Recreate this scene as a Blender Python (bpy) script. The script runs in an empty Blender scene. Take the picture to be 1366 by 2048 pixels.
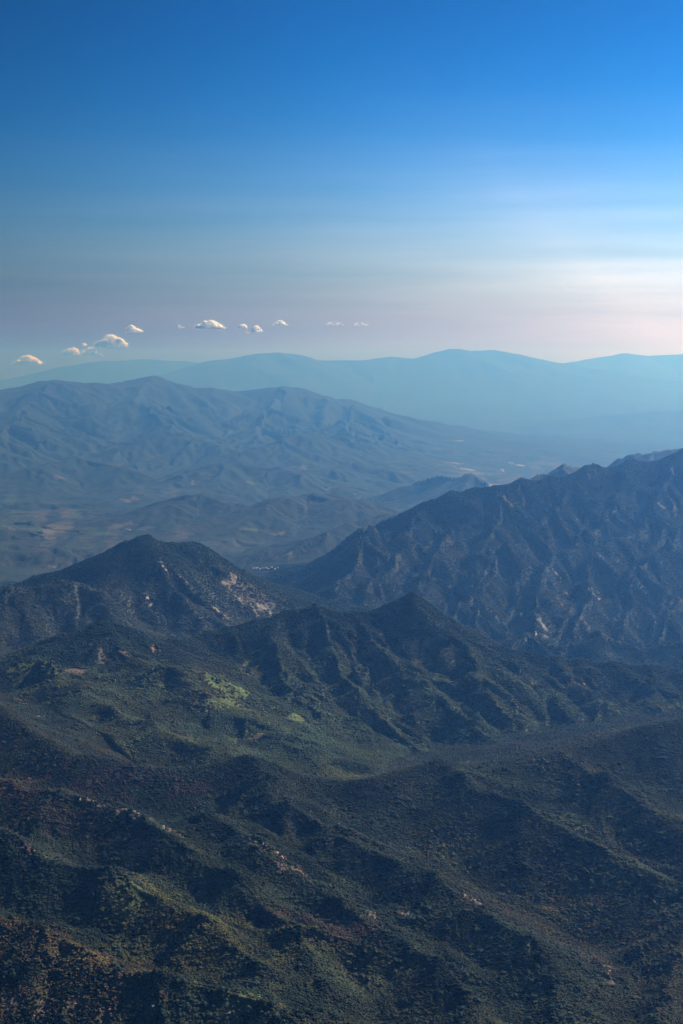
import bpy, math, random
import numpy as np

# ---------------------------------------------------------------- camera, sky, sun, exposure
sc = bpy.context.scene
CAM_Z = 1800.0
PITCH = math.atan((1024 - 740) / 2844.0)          # horizon a third of the way down the frame
cam_data = bpy.data.cameras.new('camera')
cam_data.sensor_fit = 'VERTICAL'; cam_data.sensor_height = 36.0; cam_data.lens = 50.0
cam_data.clip_start = 1.0; cam_data.clip_end = 300000.0
cam = bpy.data.objects.new('camera', cam_data)
sc.collection.objects.link(cam)
cam.location = (0, 0, CAM_Z)
cam.rotation_euler = (math.pi / 2 - PITCH, 0, 0)
sc.camera = cam

SUN_AZ, SUN_EL = math.radians(50), math.radians(36)
SUN = (math.sin(SUN_AZ) * math.cos(SUN_EL), math.cos(SUN_AZ) * math.cos(SUN_EL), math.sin(SUN_EL))

HAZE_DENSITY = 0.052e-3
HAZE_COLOR = (0.12, 0.38, 1.0)
HAZE_G = 0.6

world = bpy.data.worlds.new('World'); sc.world = world
world.use_nodes = True
wt = world.node_tree
bg = wt.nodes['Background']


def nd(tree, kind, **kw):
    n = tree.nodes.new(kind)
    for k, v in kw.items():
        setattr(n, k, v)
    return n


def mth(tree, op, a, b=None, c=None, clamp=False):
    n = nd(tree, 'ShaderNodeMath', operation=op, use_clamp=clamp)
    for i, v in enumerate((a, b, c)):
        if v is None:
            continue
        if isinstance(v, (int, float)):
            n.inputs[i].default_value = v
        else:
            tree.links.new(v, n.inputs[i])
    return n.outputs[0]


def mixc(tree, fac, a, b, blend='MIX'):
    n = nd(tree, 'ShaderNodeMix', data_type='RGBA', blend_type=blend)
    for s, v in ((n.inputs[0], fac), (n.inputs[6], a), (n.inputs[7], b)):
        if isinstance(v, (int, float)):
            s.default_value = v
        elif isinstance(v, tuple):
            s.default_value = v if len(v) == 4 else (*v, 1)
        else:
            tree.links.new(v, s)
    return n.outputs[2]


def build_sky():
    L = wt.links.new
    sky = nd(wt, 'ShaderNodeTexSky', sky_type='NISHITA', sun_disc=False)
    sky.sun_elevation = SUN_EL; sky.sun_rotation = SUN_AZ
    sky.altitude = 1800; sky.air_density = 1.0; sky.dust_density = 0.6; sky.ozone_density = 3.0
    # deep clear blue: contrast of the clear-sky colour, the same all round
    sc10 = mixc(wt, 1.0, sky.outputs[0], (0.1, 0.1, 0.1), 'MULTIPLY')
    cap = nd(wt, 'ShaderNodeVectorMath', operation='MINIMUM'); L(sc10, cap.inputs[0]); cap.inputs[1].default_value = (1.0, 1.0, 1.0)
    gam = nd(wt, 'ShaderNodeGamma'); gam.inputs[1].default_value = 2.73
    L(cap.outputs[0], gam.inputs[0])
    blue = mixc(wt, 1.0, gam.outputs[0], (0.005, 1.58, 1.38), 'MULTIPLY')
    tc = nd(wt, 'ShaderNodeTexCoord')
    dot = nd(wt, 'ShaderNodeVectorMath', operation='DOT_PRODUCT')
    L(tc.outputs['Generated'], dot.inputs[0]); dot.inputs[1].default_value = SUN
    sep = nd(wt, 'ShaderNodeSeparateXYZ'); L(tc.outputs['Generated'], sep.inputs[0])
    z = mth(wt, 'MAXIMUM', sep.outputs[2], 0.0)
    # dust layer: forward scattering round the sun, thinning with height
    ph = mth(wt, 'POWER', mth(wt, 'SUBTRACT', 1.571, mth(wt, 'MULTIPLY', dot.outputs['Value'], 1.511)), -3.8)
    ph = mth(wt, 'MINIMUM', ph, 8.0)
    thin = mth(wt, 'EXPONENT', mth(wt, 'MULTIPLY', mth(wt, 'POWER', mth(wt, 'DIVIDE', z, 0.105), 2.4), -1.0))
    mp = nd(wt, 'ShaderNodeMapping'); mp.inputs['Scale'].default_value = (2.2, 2.2, 46.0)
    mp.inputs['Rotation'].default_value = (0, 0.02, 0)
    L(tc.outputs['Generated'], mp.inputs[0])
    no = nd(wt, 'ShaderNodeTexNoise'); no.inputs['Scale'].default_value = 1.6
    no.inputs['Detail'].default_value = 5; no.inputs['Roughness'].default_value = 0.5
    L(mp.outputs[0], no.inputs['Vector'])
    streak = mth(wt, 'MULTIPLY_ADD', no.outputs[0], 0.9, 0.55)
    # faint high wisps
    mp2 = nd(wt, 'ShaderNodeMapping'); mp2.inputs['Scale'].default_value = (7, 7, 60.0)
    mp2.inputs['Location'].default_value = (3.1, 1.7, 0.4)
    L(tc.outputs['Generated'], mp2.inputs[0])
    n2 = nd(wt, 'ShaderNodeTexNoise'); n2.inputs['Scale'].default_value = 2.0; n2.inputs['Detail'].default_value = 6
    L(mp2.outputs[0], n2.inputs['Vector'])
    wisp = mth(wt, 'MULTIPLY', mth(wt, 'MAXIMUM', mth(wt, 'SUBTRACT', n2.outputs[0], 0.57), 0.0), 0.9)
    amount = mth(wt, 'ADD', mth(wt, 'MULTIPLY', mth(wt, 'MULTIPLY', thin, streak), ph),
                 mth(wt, 'MULTIPLY', wisp, mth(wt, 'EXPONENT', mth(wt, 'MULTIPLY', z, -9.0))))
    veil = nd(wt, 'ShaderNodeVectorMath', operation='SCALE')
    near_h = nd(wt, 'ShaderNodeMapRange', interpolation_type='SMOOTHSTEP'); L(z, near_h.inputs[0])
    near_h.inputs[1].default_value = 0.0; near_h.inputs[2].default_value = 0.045
    tone = mixc(wt, near_h.outputs[0], (0.100, 0.092, 0.114), (0.130, 0.104, 0.114))   # bluer low down where the dust is seen edge-on
    L(tone, veil.inputs[0]); L(amount, veil.inputs['Scale'])
    side = mth(wt, 'MAXIMUM', mth(wt, 'MULTIPLY_ADD', dot.outputs['Value'], 1.7, 0.116), 0.4)
    hide = mth(wt, 'MULTIPLY', mth(wt, 'SUBTRACT', 1.0, thin), mth(wt, 'MINIMUM', side, 1.18))
    bl = nd(wt, 'ShaderNodeVectorMath', operation='SCALE'); L(blue, bl.inputs[0]); L(hide, bl.inputs['Scale'])
    tot = nd(wt, 'ShaderNodeVectorMath', operation='ADD'); L(bl.outputs[0], tot.inputs[0]); L(veil.outputs[0], tot.inputs[1])
    sc2 = nd(wt, 'ShaderNodeVectorMath', operation='SCALE'); L(tot.outputs[0], sc2.inputs[0]); sc2.inputs['Scale'].default_value = 10.0
    L(sc2.outputs[0], bg.inputs[0])
    bg.inputs[1].default_value = 0.076


build_sky()

sun_data = bpy.data.lights.new('sun', 'SUN')
sun_data.energy = 5.0; sun_data.angle = math.radians(0.5); sun_data.color = (1.0, 0.97, 0.92)
sun = bpy.data.objects.new('sun', sun_data); sc.collection.objects.link(sun)
sun.location = (0, 0, 3000)
from mathutils import Vector
sun.rotation_euler = Vector(SUN).to_track_quat('Z', 'Y').to_euler()

sc.view_settings.view_transform = 'Standard'; sc.view_settings.look = 'None'
sc.view_settings.exposure = 0.4; sc.view_settings.gamma = 1.0
sc.view_settings.use_curve_mapping = False
sc.cycles.use_denoising = True; sc.cycles.use_light_tree = False; sc.cycles.adaptive_threshold = 0.015
sc.cycles.max_bounces = 4; sc.cycles.diffuse_bounces = 1; sc.cycles.glossy_bounces = 1
sc.cycles.transmission_bounces = 2; sc.cycles.volume_bounces = 0

# ---------------------------------------------------------------- noise
F = np.float32
rng = np.random.default_rng(11)
_ang = np.linspace(0, 2 * np.pi, 257)[:-1]
_GX, _GY = np.cos(_ang).astype(F), np.sin(_ang).astype(F)


def hsh(ix, iy, seed):
    h = ix.astype(np.uint32) * np.uint32(0x27d4eb2d) ^ iy.astype(np.uint32) * np.uint32(0x165667b1) ^ np.uint32((seed * 0x9e3779b1) & 0xffffffff)
    h ^= h >> np.uint32(15); h *= np.uint32(0x85ebca6b); h ^= h >> np.uint32(13)
    h *= np.uint32(0xc2b2ae35); h ^= h >> np.uint32(16)
    return h


def perlin(x, y, seed=0):
    fx0 = np.floor(x); fy0 = np.floor(y)
    ix, iy = fx0.astype(np.int32), fy0.astype(np.int32)
    fx, fy = (x - fx0).astype(F), (y - fy0).astype(F)
    u = fx * fx * fx * (fx * (fx * 6 - 15) + 10); v = fy * fy * fy * (fy * (fy * 6 - 15) + 10)

    def c(dx, dy):
        k = (hsh(ix + dx, iy + dy, seed) & np.uint32(255)).astype(np.intp)
        return _GX[k] * (fx - dx) + _GY[k] * (fy - dy)
    a = c(0, 0); b = c(1, 0); d = c(0, 1); e = c(1, 1)
    return ((a + u * (b - a)) * (1 - v) + (d + u * (e - d)) * v) * F(1.5)


def fbm(x, y, wl, octs=4, seed=0, gain=0.5):
    r = 0; a = 1.0; t = 0
    for i in range(octs):
        r = r + perlin(x / wl + 13.7 * i, y / wl - 7.1 * i, seed + i) * F(a)
        t += a; a *= gain; wl *= 0.5
    return r / F(t)


def ridged(x, y, wl, octs=4, seed=0):
    r = 0; a = 1.0; t = 0
    for i in range(octs):
        r = r + (1 - np.abs(perlin(x / wl + 5.3 * i, y / wl + 9.1 * i, seed + i)) * 1.6) * F(a)
        t += a; a *= 0.5; wl *= 0.5
    return r / F(t)


def sst(a, b, x):
    t = np.clip((x - a) / (b - a), 0, 1)
    return t * t * (3 - 2 * t)


# ---------------------------------------------------------------- where a line of sight at a given distance is
cp, sp = math.cos(PITCH), math.sin(PITCH)


def at(px, py, km):
    u = (px - 683) / 2844.0; v = (1024 - py) / 2844.0
    dy = cp + sp * v; dz = -sp + cp * v
    k = km * 1000.0 / dy
    return (u * k, km * 1000.0, CAM_Z + dz * k)


# ---------------------------------------------------------------- crest lines: (group, slope, crest radius, points)
NEAR, RIDGE, LEFT, RIGHT, FAR, RANGE, HILL = 1, 2, 3, 4, 5, 6, 7
CRESTS = []


brg = np.random.default_rng(5)


def crest(group, slope, rad, pts, warp=1.0, main=False, side=None):
    """A crest line; side = (every metres, length, fall) adds shorter spurs that leave it on both sides."""
    pts = np.array([at(*p) for p in pts])
    CRESTS.append((group, slope, rad, pts, warp, main))
    if side is None: return
    every, length, fall = side
    seg = np.hypot(*(pts[1:, :2] - pts[:-1, :2]).T); cum = np.concatenate([[0], np.cumsum(seg)])
    s_ = every * brg.uniform(.4, 1.0); hand = 1
    while s_ < cum[-1]:
        i = min(int(np.searchsorted(cum, s_)) - 1, len(seg) - 1); f = (s_ - cum[i]) / seg[i]
        p = pts[i] + (pts[i + 1] - pts[i]) * f
        d = (pts[i + 1] - pts[i])[:2] / seg[i]
        hands = (-1, 1) if not main else (None,)
        for hd in hands:
            if hd is None:
                n = np.array([-d[1], d[0]])
                if n[1] > 0: n = -n
                n = n + d * brg.uniform(-.5, .5)
            else:
                if brg.uniform() < .2: continue
                an = hd * math.radians(brg.uniform(42, 72))
                n = np.array([d[0] * math.cos(an) - d[1] * math.sin(an), d[0] * math.sin(an) + d[1] * math.cos(an)])
            n = n / np.hypot(*n); L = length * brg.uniform(.6, 1.35)
            mid = p[:2] + n * L * .5 + brg.normal(0, L * .08, 2); end = p[:2] + n * L + brg.normal(0, L * .12, 2)
            k = fall * brg.uniform(.85, 1.15); dz0 = .05 * length if main else 4
            CRESTS.append((group, slope * 1.05, rad * .6, np.array([[*p[:2], p[2] - dz0], [*mid, p[2] - dz0 - L * .5 * k], [*end, p[2] - dz0 - L * k * 1.1]]), warp, False))
        s_ += every * brg.uniform(.65, 1.35)


# far ranges
crest(RANGE, .30, 300, [(-420, 800, 63.5), (-200, 775, 63.5), (0, 765, 63.5), (70, 748, 63.5), (130, 733, 63.5), (210, 721, 63.5), (290, 717, 63.5), (390, 723, 63.5), (500, 735, 63.5), (640, 745, 63.5)], .5, main=True, side=None)
crest(RANGE, .33, 250, [(200, 792, 52.2), (250, 768, 52.9), (330, 750, 53.5), (400, 738, 54.1), (450, 718, 54.8), (500, 709, 54.8), (550, 705, 54.8), (590, 711, 54.8), (620, 721, 54.8), (660, 722, 55.4), (730, 720, 55.4), (780, 713, 56.0), (820, 716, 56.0), (845, 722, 56.0), (870, 705, 56.0), (900, 700, 56.0), (940, 703, 56.0), (985, 700, 56.0), (1030, 708, 56.0), (1080, 720, 56.0), (1120, 728, 56.0), (1220, 742, 56.0), (1330, 760, 55.4), (1500, 775, 54.8)], .4, main=True, side=(2600, 3400, .14))
crest(RANGE, .30, 300, [(960, 745, 63.8), (1100, 730, 63.8), (1180, 717, 64.0), (1250, 706, 64.0), (1300, 712, 64.0), (1366, 709, 64.0), (1450, 700, 64.0), (1700, 705, 64.0)], .5, main=True, side=None)
crest(RANGE, .2, 300, [(1750, 790, 39.0), (1500, 812, 39.0), (1366, 820, 39.5), (1250, 828, 39.0), (1150, 838, 38.1), (1050, 855, 37.0), (980, 880, 36.0)], .5, main=True, side=None)
# long blue ridge on the left
crest(FAR, .42, 120, [(-500, 830, 26.0), (-250, 808, 26.5), (-100, 795, 27.0), (0, 782, 27.0), (60, 770, 27.6), (110, 765, 28.0), (170, 768, 28.0), (215, 768, 28.0), (250, 762, 28.6), (300, 760, 29.1), (350, 771, 29.1), (385, 780, 29.1), (430, 776, 29.1), (470, 784, 29.6), (520, 781, 29.6), (570, 778, 29.6), (610, 779, 29.6), (650, 791, 29.6), (700, 804, 29.6), (760, 821, 29.6), (820, 837, 29.1), (850, 845, 28.6), (880, 864, 28.0), (910, 884, 27.6), (960, 905, 27.0)], .5, main=True, side=(1500, 1700, .22))
crest(FAR, .4, 90, [(110, 765, 28.0), (60, 815, 25.4), (30, 850, 22.8), (-20, 890, 20.8)], 1.0, main=False, side=(1100, 1000, .2))
crest(FAR, .4, 90, [(300, 760, 29.1), (280, 810, 26.5), (330, 860, 23.9), (380, 890, 21.8)], 1.0, main=False, side=(1100, 1000, .2))
crest(FAR, .4, 90, [(570, 778, 29.6), (540, 820, 27.0), (520, 868, 24.4), (500, 900, 22.4)], 1.0, main=False, side=(1100, 1000, .2))
crest(FAR, .4, 90, [(700, 804, 29.6), (690, 850, 26.0), (720, 890, 23.4)], 1.0, main=False, side=(1100, 1000, .2))
# hills in the wide valley
for a in ([(40, 880, 22.4), (120, 872, 22.8), (200, 893, 22.4)], [(240, 895, 21.8), (330, 868, 22.4), (420, 890, 21.9)], [(470, 905, 21.2), (560, 878, 21.9), (640, 866, 22.9), (700, 880, 22.7)],
          [(60, 935, 18.9), (160, 915, 19.6), (260, 940, 18.9)], [(360, 950, 18.4), (440, 925, 18.9), (530, 930, 18.9), (600, 950, 18.3)], [(610, 945, 19.4), (700, 930, 20.1), (790, 945, 20.1)],
          [(540, 1010, 13.3), (620, 985, 13.8), (700, 1000, 13.4)], [(330, 1010, 13.6), (400, 990, 14.0), (480, 1010, 13.6)],
          [(760, 905, 24.8), (830, 895, 25.4), (900, 912, 24.8)]):
    crest(HILL, .33, 60, a)
crest(HILL, .55, 40, [(840, 962, 16.8), (900, 953, 16.5), (950, 955, 16.3), (966, 964, 16.2)], 1.0, main=False, side=None)
crest(HILL, 1.0, 25, [(462, 1098, 12.4), (480, 1078, 12.45), (500, 1077, 12.5), (515, 1096, 12.4)], 1.0, main=False, side=None)
crest(HILL, .5, 40, [(980, 985, 12.4), (870, 1006, 12.2), (800, 1020, 11.9), (740, 1038, 11.5), (650, 1062, 11.2), (590, 1090, 11)], 1.0, main=False, side=None)
# left mountain
crest(LEFT, 1.0, 20, [(-400, 1240, 6.2), (-80, 1200, 6.6), (0, 1176, 6.8), (60, 1160, 6.9), (130, 1150, 7), (190, 1138, 7), (230, 1113, 7), (262, 1094, 7), (290, 1083, 7.0), (312, 1091, 7), (345, 1087, 7.05), (378, 1090, 7.05), (405, 1107, 7.1), (440, 1132, 7.1), (480, 1165, 7.15), (510, 1188, 7.15), (540, 1213, 7.2), (565, 1245, 7.3), (620, 1290, 7.4)], 1.0, main=True, side=(330, 420, .48))
crest(LEFT, .6, 25, [(290, 1083, 7), (310, 1130, 6.75), (350, 1190, 6.5), (385, 1240, 6.45)], 1.0, main=False, side=(260, 190, .5))
crest(LEFT, .6, 25, [(400, 1104, 7.1), (440, 1165, 6.85), (480, 1218, 6.75)], 1.0, main=False, side=(260, 190, .5))
crest(LEFT, .6, 25, [(190, 1138, 7), (225, 1180, 6.65), (265, 1225, 6.5)], 1.0, main=False, side=(260, 190, .5))
crest(LEFT, .55, 30, [(-80, 1215, 6.2), (20, 1195, 6.3), (90, 1172, 6.4), (150, 1168, 6.45), (190, 1180, 6.4)], 1.0, main=False, side=(260, 190, .5))
# right mountain
crest(RIGHT, 1.35, 22, [(560, 1235, 9.4), (610, 1180, 9.3), (650, 1125, 9.2), (690, 1085, 9.2), (740, 1060, 9.2), (800, 1035, 9.2), (850, 1015, 9.2), (900, 991, 9.2), (950, 989, 9.3), (1000, 980, 9.3), (1040, 967, 9.4), (1080, 963, 9.5), (1125, 958, 9.6), (1170, 944, 9.7), (1200, 938, 9.8), (1260, 934, 9.9), (1310, 924, 10), (1366, 911, 10), (1450, 895, 10.1), (1700, 870, 10.3)], 1.0, main=True, side=(380, 460, .62))
crest(RIGHT, .6, 40, [(1040, 985, 11.6), (1090, 948, 11.8), (1130, 938, 11.8), (1170, 934, 12), (1210, 940, 12)], 1.0, main=False, side=None)
crest(RIGHT, .6, 40, [(1180, 945, 13.5), (1240, 920, 13.5), (1300, 908, 13.5), (1366, 895, 13.5), (1500, 880, 13.5)], 1.0, main=False, side=None)
SR = .82
crest(RIGHT, SR, 14, [(740, 1060, 8.90), (720, 1110, 8.42), (690, 1160, 8.04), (660, 1215, 7.64), (640, 1290, 7.16)], 1.0, main=False, side=(330, 230, .5))
crest(RIGHT, SR, 14, [(850, 1015, 9.20), (815, 1070, 8.80), (790, 1130, 8.27), (740, 1190, 7.82), (700, 1240, 7.45), (690, 1310, 7.05)], 1.0, main=False, side=(330, 230, .5))
crest(RIGHT, SR, 14, [(950, 989, 9.30), (930, 1040, 9.03), (880, 1095, 8.55), (850, 1150, 8.12), (830, 1220, 7.60), (800, 1310, 7.05)], 1.0, main=False, side=(330, 230, .5))
crest(RIGHT, SR, 14, [(1040, 967, 9.40), (1010, 1010, 9.23), (985, 1060, 8.90), (960, 1110, 8.42), (950, 1170, 7.96), (900, 1240, 7.45), (890, 1330, 6.95)], 1.0, main=False, side=(330, 230, .5))
crest(RIGHT, SR, 14, [(1170, 944, 9.70), (1130, 1010, 9.26), (1060, 1065, 8.85), (1000, 1120, 8.35), (960, 1185, 7.86), (960, 1260, 7.33), (970, 1350, 6.85)], 1.0, main=False, side=(330, 230, .5))
crest(RIGHT, SR, 14, [(1260, 934, 9.90), (1235, 1000, 9.44), (1195, 1060, 9.00), (1100, 1125, 8.31), (1075, 1190, 7.82), (1080, 1270, 7.28), (1070, 1370, 6.75)], 1.0, main=False, side=(330, 230, .5))
crest(RIGHT, SR, 14, [(1366, 911, 10.00), (1335, 985, 9.50), (1290, 1060, 9.09), (1190, 1100, 8.59), (1185, 1165, 8.09), (1160, 1240, 7.51), (1150, 1300, 7.15), (1160, 1390, 6.71)], 1.0, main=False, side=(330, 230, .5))
crest(RIGHT, SR, 14, [(1500, 960, 9.70), (1420, 1020, 9.49), (1366, 1065, 9.12), (1310, 1110, 8.63), (1270, 1160, 8.21), (1255, 1230, 7.68), (1240, 1310, 7.19), (1250, 1400, 6.75)], 1.0, main=False, side=(330, 230, .5))
crest(RIGHT, SR, 14, [(1560, 1080, 9.16), (1460, 1120, 8.71), (1380, 1170, 8.24), (1330, 1240, 7.68), (1320, 1320, 7.22), (1320, 1400, 6.82)], 1.0, main=False, side=(330, 230, .5))
crest(RIGHT, .5, 30, [(900, 1262, 7.05), (985, 1290, 6.9), (1050, 1272, 6.95), (1120, 1296, 6.85), (1200, 1274, 6.95), (1280, 1300, 6.85), (1366, 1285, 6.85), (1500, 1300, 6.85), (1750, 1310, 6.8)], 1.0, main=False, side=(330, 230, .5))
# middle ridge
crest(RIDGE, .8, 12, [(-420, 1370, 4.3), (-60, 1350, 4.55), (0, 1345, 4.6), (60, 1321, 4.7), (120, 1290, 4.85), (170, 1265, 4.95), (205, 1257, 5.0), (250, 1264, 5.0), (300, 1277, 5.05), (350, 1283, 5.15), (400, 1271, 5.25), (450, 1261, 5.3), (500, 1247, 5.35), (560, 1235, 5.4), (600, 1227, 5.4), (632, 1224, 5.4), (660, 1230, 5.4), (700, 1238, 5.4), (740, 1231, 5.4), (780, 1217, 5.4), (822, 1201, 5.4), (850, 1214, 5.4), (880, 1235, 5.35), (920, 1260, 5.3), (960, 1284, 5.3), (1010, 1306, 5.3), (1060, 1316, 5.3), (1110, 1325, 5.3), (1170, 1330, 5.3), (1230, 1329, 5.25), (1300, 1337, 5.2), (1366, 1345, 5.2), (1450, 1350, 5.2), (1750, 1360, 5.1)], 1.0, main=True, side=(300, 330, .42))
SM = .68
crest(RIDGE, SM, 14, [(822, 1201, 5.4), (870, 1262, 5.2), (925, 1290, 5.05), (960, 1360, 4.8), (1010, 1430, 4.55), (1060, 1490, 4.35)], 1.0, main=False, side=(230, 170, .40))
crest(RIDGE, SM, 14, [(700, 1238, 5.4), (740, 1285, 5.15), (800, 1330, 4.9), (870, 1390, 4.65), (940, 1450, 4.4), (1000, 1505, 4.2)], 1.0, main=False, side=(230, 170, .40))
crest(RIDGE, SM, 14, [(632, 1224, 5.4), (650, 1280, 5.15), (680, 1350, 4.85), (740, 1410, 4.6), (800, 1470, 4.35), (850, 1510, 4.2)], 1.0, main=False, side=(230, 170, .40))
crest(RIDGE, SM, 14, [(560, 1235, 5.4), (540, 1290, 5.1), (570, 1360, 4.75), (640, 1420, 4.5), (700, 1480, 4.25)], 1.0, main=False, side=(230, 170, .40))
crest(RIDGE, SM, 14, [(1010, 1306, 5.3), (1060, 1360, 5.0), (1110, 1410, 4.75), (1160, 1460, 4.5)], 1.0, main=False, side=(230, 170, .40))
crest(RIDGE, SM, 14, [(1110, 1325, 5.3), (1160, 1375, 5.0), (1220, 1420, 4.75), (1270, 1450, 4.55), (1310, 1485, 4.35), (1330, 1520, 4.15)], 1.0, main=False, side=(230, 170, .40))
crest(RIDGE, SM, 14, [(1230, 1329, 5.25), (1290, 1370, 5.0), (1350, 1410, 4.75), (1400, 1445, 4.5), (1450, 1480, 4.3)], 1.0, main=False, side=(230, 170, .40))
crest(RIDGE, .4, 20, [(205, 1257, 5.0), (260, 1310, 4.75), (340, 1350, 4.5), (430, 1405, 4.25), (530, 1465, 4.05), (640, 1525, 3.85)], 1.0, main=False, side=(230, 170, .40))
crest(RIDGE, .4, 20, [(60, 1321, 4.7), (130, 1370, 4.4), (230, 1420, 4.15), (350, 1475, 3.9), (480, 1510, 3.75)], 1.0, main=False, side=(230, 170, .40))
crest(RIDGE, SM, 14, [(1170, 1330, 5.3), (1210, 1395, 4.85), (1190, 1450, 4.5), (1230, 1500, 4.2)], 1.0, main=False, side=(200, 150, .35))
crest(RIDGE, SM, 14, [(1300, 1337, 5.2), (1310, 1400, 4.8), (1350, 1450, 4.5), (1390, 1490, 4.25)], 1.0, main=False, side=(200, 150, .35))
# foreground hills
SN = .68
crest(NEAR, .55, 18, [(-300, 1330, 4.3), (-60, 1385, 4.0), (20, 1420, 3.85), (80, 1470, 3.65), (150, 1510, 3.5), (250, 1530, 3.45), (330, 1540, 3.4), (430, 1532, 3.4), (490, 1528, 3.4), (560, 1546, 3.35), (620, 1561, 3.3), (680, 1569, 3.3), (740, 1561, 3.3), (800, 1546, 3.35), (870, 1531, 3.4), (930, 1536, 3.4), (1000, 1548, 3.4)], 2.0, main=True, side=None)
crest(NEAR, .5, 18, [(1700, 1380, 3.9), (1450, 1420, 3.7), (1366, 1440, 3.6), (1300, 1455, 3.55), (1230, 1483, 3.5), (1150, 1503, 3.45), (1060, 1530, 3.4), (1000, 1548, 3.4)], 2.0, main=True, side=None)
crest(NEAR, SN, 14, [(490, 1528, 3.4), (570, 1600, 3.15), (680, 1672, 2.93), (800, 1735, 2.77), (900, 1790, 2.64), (1000, 1850, 2.5), (1090, 1920, 2.37), (1120, 1990, 2.25)], 2.0, main=False, side=(250, 180, .34))
crest(NEAR, SN, 14, [(-50, 1545, 3.3), (60, 1580, 3.15), (170, 1600, 3.05), (260, 1622, 2.98), (340, 1668, 2.87), (420, 1722, 2.76), (520, 1800, 2.6), (600, 1870, 2.46), (640, 1960, 2.3), (660, 2060, 2.12)], 2.0, main=False, side=(250, 180, .34))
crest(NEAR, SN, 14, [(430, 1625, 3.0), (500, 1682, 2.87), (560, 1718, 2.79), (640, 1775, 2.67), (720, 1828, 2.56), (830, 1900, 2.42), (930, 1985, 2.27), (1000, 2080, 2.1)], 2.0, main=False, side=(250, 180, .34))
crest(NEAR, SN, 14, [(-120, 1650, 2.85), (30, 1692, 2.75), (110, 1728, 2.69), (230, 1760, 2.63), (300, 1790, 2.58), (390, 1840, 2.49), (470, 1900, 2.38), (530, 1980, 2.24), (560, 2070, 2.1)], 2.0, main=False, side=(250, 180, .34))
crest(NEAR, SN, 14, [(-100, 1820, 2.5), (0, 1850, 2.45), (120, 1900, 2.37), (240, 1958, 2.27), (360, 1978, 2.23), (450, 1990, 2.21), (560, 2030, 2.13), (650, 2100, 2.03)], 2.0, main=False, side=(250, 180, .34))
crest(NEAR, SN, 14, [(870, 1531, 3.4), (950, 1580, 3.22), (1070, 1640, 3.03), (1190, 1700, 2.87), (1300, 1745, 2.77), (1420, 1790, 2.68)], 2.0, main=False, side=(250, 180, .34))
crest(NEAR, SN, 14, [(1120, 1515, 3.42), (1200, 1570, 3.25), (1300, 1620, 3.1), (1420, 1660, 3.0)], 2.0, main=False, side=(250, 180, .34))
crest(NEAR, SN, 14, [(1500, 1780, 2.7), (1400, 1830, 2.6), (1366, 1900, 2.46), (1340, 1990, 2.3), (1330, 2080, 2.14)], 2.0, main=False, side=(250, 180, .34))

# ---------------------------------------------------------------- the height field (fans out from below the viewpoint, finer near)
fine = math.radians(14.9)
th = np.arange(-fine, fine + 1e-6, math.radians(0.0535))
out = []; a = fine; st = math.radians(0.0535)
while a < math.radians(48):
    st = min(st * 1.25, math.radians(2.0)); a += st; out.append(a)
th = np.concatenate([-np.array(out[::-1]), th, np.array(out)])
rows = np.concatenate([np.geomspace(900, 1750, 40)[:-1], np.geomspace(1750, 12500, 1020)[:-1], np.geomspace(12500, 40000, 600)[:-1], np.geomspace(40000, 68000, 120)])
R, T = np.meshgrid(rows, th, indexing='ij')
X = R * np.sin(T); Y = R * np.cos(T)
NR, NC = X.shape
x = X.ravel(); y = Y.ravel(); r = R.ravel()

az = np.degrees(T.ravel())
floor = np.interp(y, [0, 4200, 5200, 6600, 8000, 13000, 20000, 80000], [500, 520, 500, 250, 200, 140, 95, 90])
floor = floor + np.where(r > 10500, sst(10500, 13000, r) * (1 - sst(24000, 30000, r)) * (0.25 + 0.75 * (1 - sst(2.0, 5.0, az))) * 170 * (ridged(x, y, 2600, 4, 40) - .55), 0)
# farmed terrace on the left with a broken edge
terr = sst(11300, 11900, y + 500 * fbm(x, y, 1400, 3, 50)) * (1 - sst(14500, 16500, y)) * (1 - sst(-5.0, -2.2, az + .8 * fbm(x, y, 900, 3, 51)))
floor = floor + terr * 130

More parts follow.
